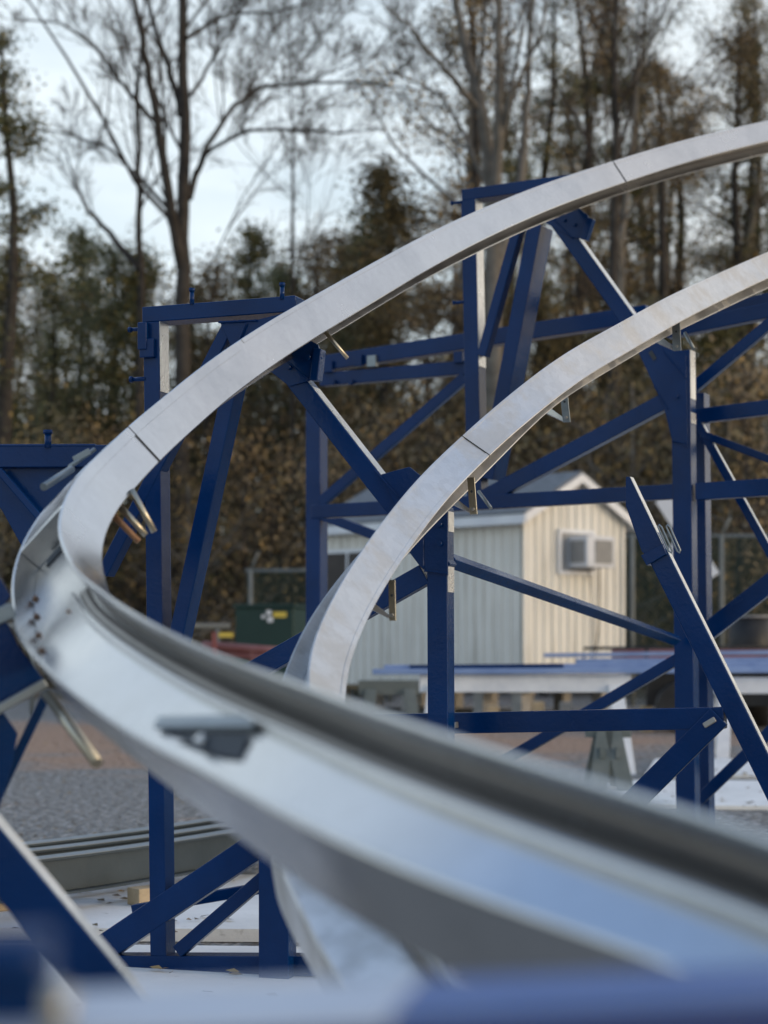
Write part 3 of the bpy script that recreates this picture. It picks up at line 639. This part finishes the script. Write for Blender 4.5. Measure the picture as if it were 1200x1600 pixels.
rack = empty('pipe_rack', W(410, 1118, 25)); rack.location.z = 0; tag(rack, 'low faded red steel rack in front of the green cabinet', 'rack')
for a, b_, r_ in (((318, 1008), (480, 1021), .055), ((330, 1020), (470, 1032), .045)):
    m = MB(); m.tube([W(*a, 25), W(*b_, 24.2)], r_, 10); m.build('red_pipe', REDM, rack)
for x in (335, 395, 455):
    q = W(x, 1018, 24.6); m = MB(); m.abox(q.x-.03, q.x+.03, q.y-.03, q.y+.03, 0, q.z+(.25 if x == 335 else 0)); m.build('leg', REDM, rack)
m = MB(); q = W(353, 992, 24.6); m.box(q, (.09, 0, 0), (0, .04, 0), (0, 0, .03)); m.build('warning_plate', YELM, rack)

cb = empty('crossbuck_sign', W(1073, 838, 27.5)); cb.location.z = 0; tag(cb, 'white crossed board sign with black letters behind the right hand post', 'sign')
def board(c0, c1, d, w, name='board', txt=None, off=0):
    a, b_ = W(*c0, d+off), W(*c1, d+off); ax = (b_-a); ln = ax.length; ax.normalize(); sd = Vector((0, -1, 0)).cross(ax)
    m = MB(); m.box((a+b_)/2, ax*ln/2, sd*w/2, Vector((0, .012, 0))); o = m.build(name, SIGNM, cb, .004)
    if txt:
        cu = bpy.data.curves.new('lettering', 'FONT'); cu.body = txt; cu.size = w*.78; cu.align_x = 'CENTER'; cu.align_y = 'CENTER'; cu.extrude = .002
        tm = bpy.data.objects.new('tmp_text', cu); COL.objects.link(tm); dg = bpy.context.evaluated_depsgraph_get()
        me = bpy.data.meshes.new_from_object(tm.evaluated_get(dg)); bpy.data.objects.remove(tm)
        me.materials.clear(); me.materials.append(INK)
        mw = max((v.co.x for v in me.vertices), default=1); sc_ = ln*.46/mw
        M = Matrix((( ax.x*sc_, sd.x, 0, 0), (0, 0, -1, 0), (ax.z*sc_, sd.z, 0, 0), (0, 0, 0, 1)))
        M = Matrix.Translation((a+b_)/2+Vector((0, -.016, 0)))@M
        me.transform(M); t_ = bpy.data.objects.new('lettering', me); COL.objects.link(t_); t_.parent = o
        t_.matrix_parent_inverse = o.matrix_parent_inverse.copy()
    return o
board((1034, 778), (1114, 902), 27.5, .22, 'board', 'CROSSING')
board((1048, 872), (1096, 808), 27.5, .22, 'board', None, .06)
m = MB(); q = W(1073, 838, 27.6); m.abox(q.x-.05, q.x+.05, q.y+.05, q.y+.15, 0, q.z+.1); m.build('post', POSTM, cb)

# ------------------------------------------------------------------ sawhorses and the freshly painted tubes on them
def sawhorse(label, x0, x1, y, ztop, matl, spread=.28, grp='sawhorses in the yard', bh=.16):
    root = empty('sawhorse', ((x0+x1)/2, y, 0)); tag(root, label, 'sawhorse', grp)
    m = MB(); m.abox(x0, x1, y-.05, y+.05, ztop-bh, ztop); m.build('top_board', matl, root, .006)
    for x, sx_ in ((x0+.14, -1), (x1-.14, 1)):
        for sy in (-1, 1):
            a = Vector((x, y+sy*.055, ztop-bh*.6)); b_ = Vector((x+sx_*.08, y+sy*(.055+spread), 0.0)); ax = (b_-a); ln = ax.length; ax.normalize()
            m = MB(); m.box((a+b_)/2, ax*ln/2, (.065, 0, 0), Vector((0, .022, 0))); m.build('leg', matl, root, .004)
        m = MB(); m.abox(x-.02+sx_*.03, x+.02+sx_*.03, y-.17, y+.17, .28, .36); m.build('crosspiece', matl, root)
    return root
def X(px, d): return (px-600)*d/F
sawhorse('white painted sawhorse in front of the shed carrying the blue tubes', X(655, 17), X(985, 17), 17, CZ-.302, WHITEP)
sawhorse('small grey sawhorse at the left end of the tubes by the shed corner', X(560, 21), X(660, 21), 21, CZ-.44, GREYW)
sawhorse('white sawhorse with weathered top board at the right edge of the yard', X(1110, 19), X(1290, 19), 19, CZ-.37, WHITEP)
sawhorse('dark grey green trestle standing just in front of the white sawhorse legs', X(915, 14.6), X(985, 14.6), 14.6, CZ-.62, GREYW, .2, 'sawhorses in the yard', .12)
def tubebar(label, a, da, b_, db, hw, hh, matl=TUBEB):
    P0, P1 = W(*a, da), W(*b_, db); ax = (P1-P0); ln = ax.length; ax.normalize(); sd = ax.cross(ZUP).normalized(); m = MB()
    m.box((P0+P1)/2, ax*ln/2, sd*hw, sd.cross(ax)*hh); o = m.build('blue_tube', matl, None, .006); tag(o, label, 'steel tube', 'freshly painted blue tubes on the sawhorses')
tubebar('long pale blue tube lying front most across the white sawhorse', (582, 1049.5), 16.93, (1340, 1046), 16.9, .04, .025)
tubebar('second blue tube lying just behind the front one on the white sawhorse', (600, 1044), 17.03, (1330, 1039), 17.02, .04, .028)
tubebar('short dark blue tube laid over the left end of the long tubes', (640, 1042), 16.97, (880, 1040), 16.97, .035, .018, BLUE)
tubebar('long blue tube at the back reaching past the leaning leg', (900, 1034), 19.0, (1420, 1030), 18.95, .05, .03)
tubebar('pale blue tube resting on the right hand sawhorse', (1010, 1047), 18.8, (1400, 1043), 18.85, .05, .03)
tubebar('thin blue tube nearest the red trailer on the back pile', (850, 1024), 21.3, (1400, 1017), 21.3, .04, .022)

tr = empty('flat_trailer', W(1100, 1100, 24)); tr.location.z = 0; tag(tr, 'low trailer with red side board and thin black rail beyond the sawhorses', 'trailer')
m = MB(); a, b_ = W(912, 1026, 24), W(1260, 1026, 24); m.tube([W(912, 1030, 24), W(912, 1013, 24), W(1300, 1010, 24)], .022, 6); m.build('rail', BLACK, tr)
for x in (1010, 1110, 1230): m = MB(); m.tube([W(x, 1012, 24), W(x, 1034, 24)], .02, 6); m.build('rail_post', BLACK, tr)
m = MB(); a = W(975, 1030, 24.3); m.abox(a.x, a.x+3.6, 24.1, 25.7, a.z-.06, a.z+.12); m.build('bed', REDM, tr, .02)
for x in (a.x+.7, a.x+2.7):
    m = MB(); m.tube([(x, 23.98, .33), (x, 24.2, .33)], .33, 20); w_ = m.build('wheel', BLACK, tr, .02)
m = MB(); m.abox(a.x+.3, a.x+3.3, 24.4, 24.5, .33, a.z-.06); m.build('frame', BLACK, tr)
bar_ = empty('barrel', W(1165, 1100, 26)); bar_.location.z = 0
tag(bar_, 'black drum standing behind the trailer at the right edge', 'drum')
q = W(1170, 1000, 26); m = MB(); m.tube([(q.x, 26, 0), (q.x, 26, .4), (q.x, 26, .41), (q.x, 26, .8), (q.x, 26, .81), (q.x, 26, CZ+.3)], [.28, .28, .3, .28, .3, .28], 20); m.build('body', BLACK, bar_)
m = MB(); m.tube([(q.x, 26, CZ+.301), (q.x, 26, CZ+.33)], .29, 20); m.build('lid', GRILL, bar_)
rw = random.Random(8)
for i in range(7):
    x = X(700+i*62+rw.uniform(-15, 15), 25); y = 25+rw.uniform(-.5, .8); h_ = .30+rw.uniform(0, .12)
    m = MB(); m.abox(x-.07, x+.07, y-.1, y+.1, 0, h_)
    tag(m.build('timber_block', WOODM if i % 3 else BLOCKM, None, .008), 'short upright support block in the row beneath the tubes before the shed', 'timber block', 'row of short blocks in front of the shed')

# ------------------------------------------------------------------ trees
def limb(mb, p, d, ln, r, rng, seg=5, up_=.15, wob=.22, r1=None, n=5):
    pts = [Vector(p)]; d = Vector(d).normalized(); r1 = r*.35 if r1 is None else r1
    for i in range(seg):
        d = (d+Vector((rng.gauss(0, wob), rng.gauss(0, wob), rng.gauss(0, wob)+up_))*.5).normalized(); pts.append(pts[-1]+d*ln/seg)
    mb.tube(pts, [r+(r1-r)*i/seg for i in range(seg+1)], n, False); return pts
def branch(mb, tw, pts, r0, r1, level, rng, dens=1.0, tips=None):
    """spawn side branches along a polyline"""
    n = len(pts)-1; L_ = sum((pts[i+1]-pts[i]).length for i in range(n))
    cnt = int((6 if level == 1 else 6 if level == 2 else 5)*dens*(1+.3*rng.random()))
    for _ in range(cnt):
        u = rng.uniform(.22, 1) if level == 1 else rng.uniform(.12, 1); i = min(n-1, int(u*n)); f_ = u*n-i; p = pts[i].lerp(pts[i+1], f_); d = (pts[i+1]-pts[i]).normalized()
        r = r0+(r1-r0)*u; side = Vector((rng.gauss(0, 1), rng.gauss(0, 1), rng.gauss(0, .6))); side = (side-d*side.dot(d)).normalized()
        a = rng.uniform(.45, .95); nd = d*math.cos(a)+side*math.sin(a)+Vector((0, 0, .15))
        ln = L_*rng.uniform(.28, .55)*(1.15-u*.5)
        q = limb(tw if level >= 2 else mb, p, nd, ln, max(.007, r*rng.uniform(.4, .6)), rng, 5 if level < 3 else 4, .10, .26, max(.004, r*.12), 4 if level < 2 else 3)
        if level < 4 and ln > .45: branch(mb, tw, q, max(.007, r*.5), max(.004, r*.12), level+1, rng, dens, tips)
        if tips is not None and level >= 2: tips += q[1:]
def link(name, me_or_mb, matl, parent): return me_or_mb.build(name, matl, parent)

def bare_tree(name, label, stems, d, seed, bark, dens, base):
    rng = random.Random(seed); root = empty(name, base); tag(root, label, 'tree')
    mb, tw = MB(), MB()
    for pts, r0, r1, dn in stems:
        P3 = [W(x, y, d+dy) for x, y, dy in pts]
        # resample with slight wobble
        Q = []
        for i in range(len(P3)-1):
            for k in range(4): Q.append(P3[i].lerp(P3[i+1], k/4)+Vector((rng.gauss(0, .02), rng.gauss(0, .02), 0)))
        Q.append(P3[-1]); n_ = len(Q)-1
        mb.tube(Q, [r0+(r1-r0)*i/n_ for i in range(n_+1)], 8, False)
        branch(mb, tw, Q, r0*.75, r1, 1, rng, dn*dens)
    mb.build('trunk', bark, root); tw.build('twigs', TWIG, root); return root
gz = lambda px, d: Vector((X(px, d), d, 0))
D1 = 40
bare_tree('bare_tree', 'tall leafless many stemmed tree against the sky at upper left', [
    ([(285, 1085, 0), (283, 700, 0), (284, 420, 0), (288, 240, 0), (288, 0, .2), (290, -240, .4)], .21, .06, .9),
    ([(283, 420, 0), (262, 300, -.6), (245, 180, -1), (226, 80, -1.4), (205, -40, -1.8), (195, -160, -2)], .12, .03, 1.1),
    ([(284, 180, 0), (262, 100, .6), (240, 40, .9), (215, -90, 1.3)], .08, .03, 1.0),
    ([(296, 310, 0), (308, 265, .5), (330, 215, .8), (365, 165, 1), (410, 135, 1.2), (480, 130, 1.2), (560, 128, 1), (650, 140, 1)], .075, .018, 1.5),
    ([(305, 270, 0), (330, 232, -.8), (385, 204, -1.1), (450, 202, -1.3), (530, 208, -1.4), (600, 200, -1.4)], .05, .014, 1.4),
    ([(292, 60, 0), (320, 40, .5), (360, 20, .8), (430, 20, 1), (490, 0, 1)], .05, .014, 1.2),
    ([(266, 330, 0), (215, 275, .8), (170, 232, 1.2), (110, 210, 1.6), (60, 200, 2)], .05, .014, 1.4),
    ([(250, 200, 0), (205, 150, -.8), (150, 75, -1.2), (95, 35, -1.6), (20, 30, -2)], .05, .014, 1.4),
    ([(300, 150, 0), (330, 95, 1), (370, 30, 1.4), (400, -60, 1.6)], .045, .014, 1.2)], D1, 11, BARK, 1.0, gz(285, D1))
bare_tree('bare_tree', 'slender leafless tree just left of the tall bare one', [
    ([(222, 1080, 0), (220, 700, 0), (219, 450, 0), (216, 300, 0), (213, 170, 0), (222, 60, 0), (230, -60, 0)], .11, .02, 1.1),
    ([(216, 420, 0), (180, 375, .5), (140, 330, .8), (118, 290, 1), (100, 230, 1)], .08, .015, 1.2),
    ([(218, 330, 0), (250, 270, -.6), (300, 230, -1)], .03, .01, 1)], 42, 12, BARK, .85, gz(222, 42))
bare_tree('bare_tree', 'thin leafless sapling rising from the treeline near the middle of the sky', [
    ([(456, 1080, 0), (457, 600, 0), (456, 340, 0), (457, 220, 0), (455, 60, 0)], .07, .01, 1.3)], 46, 13, BARK, .9, gz(456, 46))
bare_tree('bare_tree', 'grey barked leafless tree forking upward above the second frame', [
    ([(775, 1085, 0), (772, 600, 0), (768, 330, 0), (758, 200, 0), (735, 100, 0), (712, 10, 0), (695, -140, 0)], .21, .06, .8),
    ([(772, 330, 0), (780, 180, -.8), (778, 60, -1.1), (785, -120, -1.4)], .13, .05, .8),
    ([(776, 420, 0), (812, 290, .7), (822, 200, 1), (828, 90, 1.2), (835, -100, 1.5)], .13, .04, .8),
    ([(748, 170, 0), (705, 120, -.8), (670, 85, -1.1), (640, 40, -1.4), (600, 10, -1.6)], .07, .015, 1.3),
    ([(765, 300, 0), (728, 210, .8), (690, 150, 1.2), (650, 130, 1.4), (600, 105, 1.6)], .06, .015, 1.2),
    ([(776, 260, 0), (800, 150, -1.2), (840, 60, -1.6), (865, -60, -1.8)], .07, .02, 1.1)], 42, 21, BARKG, .9, gz(775, 42))
bare_tree('bare_tree', 'dark leafless tree with steep limbs right of the forked grey tree', [
    ([(962, 1085, 0), (958, 600, 0), (960, 330, 0), (962, 200, 0), (960, 60, 0), (966, -140, 0)], .13, .03, 1.1),
    ([(962, 250, 0), (985, 180, .5), (996, 90, .8), (1004, -40, 1)], .06, .015, 1.1)], 41, 22, BARK, .9, gz(962, 41))
bare_tree('bare_tree', 'pale leaning trunk in the woods above the shed roof', [
    ([(900, 1080, 0), (922, 740, 0), (955, 620, 0), (968, 520, 0), (972, 380, 0), (985, 250, 0), (1000, 90, 0)], .16, .04, 1.2)], 45, 23, BARKG, .9, gz(900, 45))

def crown_tree_mesh(seed, h, cw, n_leaf, kind, base_frac):
    """returns (trunk MB, leaf MB) of a tree of height h at the origin"""
    rng = random.Random(seed); tr_, lf = MB(), MB()
    T = [Vector((0, 0, 0))]
    for i in range(8): T.append(T[-1]+Vector((rng.gauss(0, .012*h), rng.gauss(0, .012*h), h/8)))
    tr_.tube(T, [h*.016*(1-i/8.6)+.015 for i in range(9)], 7, False)
    anchors = []
    nb = int(26 if kind != 'round' else 20)
    for i in range(nb):
        u = base_frac+(1-base_frac)*(i+rng.random())/nb; k = min(7, int(u*8)); p = T[k].lerp(T[k+1], u*8-k); a = rng.uniform(0, 6.283)
        if kind == 'cone': ln = cw*(1.08-u)*rng.uniform(.6, 1.15)*1.15; el = rng.uniform(-.1, .35)
        else: ln = cw*math.sin(math.pi*min(1, (u-base_frac)/(1-base_frac)*.75+.22))*rng.uniform(.55, 1.1); el = rng.uniform(.2, .9)
        d = Vector((math.cos(a)*math.cos(el), math.sin(a)*math.cos(el), math.sin(el)))
        q = limb(tr_, p, d, ln, max(.02, h*.005*(1.1-u)), rng, 5, .08, .22, .008, 4)
        for j in range(1, 6):
            anchors.append((q[j], .22+.35*rng.random()))
            for _ in range(2):
                dd = Vector((rng.gauss(0, 1), rng.gauss(0, 1), rng.gauss(0, .7))).normalized()
                s = limb(tr_, q[j], dd, ln*.3*rng.uniform(.5, 1), .012, rng, 3, .05, .3, .006, 3); anchors.append((s[-1], .2+.35*rng.random())); anchors.append((s[2], .2+.3*rng.random()))
    for _ in range(n_leaf):
        c, rr = anchors[int(rng.random()**1.0*len(anchors))]
        p = c+Vector((rng.gauss(0, 1), rng.gauss(0, 1), rng.gauss(0, .7)))*rr*.75
        s = rng.uniform(.015, .065) if kind != 'cone' else rng.uniform(.022, .08)
        a = Vector((rng.gauss(0, 1), rng.gauss(0, 1), rng.gauss(0, 1))).normalized(); b_ = a.orthogonal().normalized()
        lf.add([p-a*s, p+b_*s*.55, p+a*s, p-b_*s*.55], [(0, 1, 2, 3)])
    return tr_, lf
PROT = {}
def proto(key, seed, h, cw, nl, kind, bf, bark, leaf, thing):
    a, b_ = crown_tree_mesh(seed, h, cw, nl, kind, bf)
    def me(mb, nm, mt):
        q = bpy.data.meshes.new(nm); q.from_pydata(mb.v, [], mb.f); q.update(); q.polygons.foreach_set('use_smooth', mb.sm); q.materials.append(mt); return q
    PROT[key] = (me(a, 'trunk', bark), me(b_, 'crown', leaf), thing, h)
proto('e0', 1, 11, 2.6, 13000, 'cone', .12, BARK, LEAFE, 'evergreen_tree')
proto('e1', 2, 12, 3.0, 18000, 'cone', .08, BARK, LEAFD, 'evergreen_tree')
proto('e2', 3, 18, 3.0, 15000, 'cone', .12, BARK, LEAFE, 'evergreen_tree')
proto('b0', 4, 11, 3.4, 11000, 'round', .15, BARK, LEAFB, 'autumn_tree')
proto('b1', 5, 18, 4.0, 14000, 'round', .12, BARK, LEAFB, 'autumn_tree')
proto('b2', 6, 17, 3.8, 13000, 'round', .15, BARKG, LEAFD, 'autumn_tree')
proto('s0', 7, 4.2, 2.0, 2200, 'round', .02, BARK, LEAFB, 'bush')
proto('s1', 8, 3.8, 1.9, 2200, 'round', .02, BARKG, LEAFD, 'bush')
rt = random.Random(77)
def plant(key, px, d, top, label, group):
    tm, cm, nm, h = PROT[key]; y = d; zb = bank_z(d) if d > 42 else 0
    ztop = CZ+(H-top)*d/F; s = max(.35, (ztop-zb)/h)
    o = empty(nm, (X(px, d), d, zb)); o.rotation_euler.z = rt.uniform(0, 6.28); wx = min(1.5, max(.8, 1/s**.5)); o.scale = (s*wx, s*wx, s)
    tag(o, label, 'bush' if nm == 'bush' else 'tree', group)
    for n_, me in (('trunk', tm), ('crown', cm)):
        c = bpy.data.objects.new(n_, me); COL.objects.link(c); c.parent = o
def row(keys, xs, d0, d1, tops, label, group):
    for x in xs: plant(rt.choice(keys), x+rt.uniform(-16, 16), rt.uniform(d0, d1), rt.uniform(*tops), label, group)
plant('e2', -22, 40, 70, 'tall dark evergreen cut by the left edge of the photo', None)
row(['e0', 'e1', 'b0'], range(-40, 240, 52), 48, 54, (345, 430), 'dark mixed tree in the low treeline left of the tall bare tree', 'low treeline at left')
row(['e0', 'e1', 'b0'], range(330, 640, 48), 49, 57, (350, 430), 'dark mixed tree in the low treeline between the two tall bare trees', 'low treeline at centre')
row(['e0', 'b0'], range(-10, 640, 75), 58, 66, (400, 470), 'shadowy tree deep in the woods at left', 'deep woods at left')
plant('e1', 640, 46, 240, 'dark evergreen just left of the forked grey tree', None)
plant('e0', 575, 50, 330, 'dark evergreen at the edge of the open sky in the middle', None)
row(['b1', 'b2', 'e2'], range(720, 1300, 74), 47, 55, (-90, 110), 'tall leafy brown tree in the woods at right', 'tall woods at right')
row(['b1', 'e2', 'b1'], range(870, 1300, 58), 50, 60, (-60, 160), 'slender leafy golden brown tree among the tall woods at right', 'golden woods at right')
row(['e2', 'b2', 'b1'], range(690, 1300, 95), 58, 68, (150, 330), 'tall shadowy tree further back in the woods at right', 'deep woods at right')
row(['e0', 'e1', 'b0'], range(660, 1300, 74), 44, 47, (430, 600), 'lower evergreen at the foot of the tall woods at right', 'understorey at right')
row(['s0', 's1', 's1'], range(-20, 560, 44), 38, 42, (650, 800), 'dry twiggy bush at the edge of the woods left of the shed', 'bushes at left')
row(['s0', 's1', 's0'], range(980, 1290, 42), 37, 42, (560, 740), 'dry leafy bush behind the green fence right of the shed', 'bushes at right')
row(['s1', 's0'], range(560, 1000, 55), 39, 43, (600, 760), 'dry leafy bush behind the shed roof', 'bushes behind the shed')

# far off wood, one mass of trunks and foliage behind the single trees
rng = random.Random(5); m = MB(); lf = MB()
for i in range(230):
    x = rng.uniform(-34, 40); y = rng.uniform(66, 88); right = x > 3.5
    h_ = rng.uniform(9.5, 14) if right else rng.uniform(7.5, 11.0); zb = 3.0
    m.tube([(x, y, zb-1), (x+rng.gauss(0, .2), y, zb+h_*.5), (x+rng.gauss(0, .4), y, zb+h_)], [.17, .12, .03], 5, False)
    for k in range(330):
        u = rng.random()**.8; p = Vector((x+rng.gauss(0, 1.3*(1.15-u)), y+rng.gauss(0, 1.3), zb-1+u*h_)); s = rng.uniform(.08, .2)
        a = Vector((rng.gauss(0, 1), rng.gauss(0, 1), rng.gauss(0, 1))).normalized(); b_ = a.orthogonal().normalized()
        m.add([p-a*s, p+b_*s*.5, p+a*s, p-b_*s*.5], [(0, 1, 2, 3)])
tag(m.build('far_woods', LEAFD), 'far woods seen between the trees as one dull brown mass', 'woods', None, 'stuff')

# fallen leaves on the yard
m = MB(); rng = random.Random(9)
for i in range(4200):
    y = rng.uniform(5, 34)**1.0; x = rng.uniform(-.35*y-1, .3*y+1); s = rng.uniform(.012, .03); a = rng.uniform(0, 6.28); z = .006+(.055 if 7.2 < y < 9.3 and x < 1.9 else .03 if (y < 7.3 or 13 < y < 18.5) else 0)
    c, q = math.cos(a)*s, math.sin(a)*s
    m.add([(x-c, y-q, z), (x+q*.6, y-c*.6, z+.008), (x+c, y+q, z+.003), (x-q*.6, y+c*.6, z+.001)], [(0, 1, 2, 3)])
tag(m.build('fallen_leaves', LEAFB), 'scattered fallen brown leaves on the ground of the yard', 'leaves', None, 'stuff')
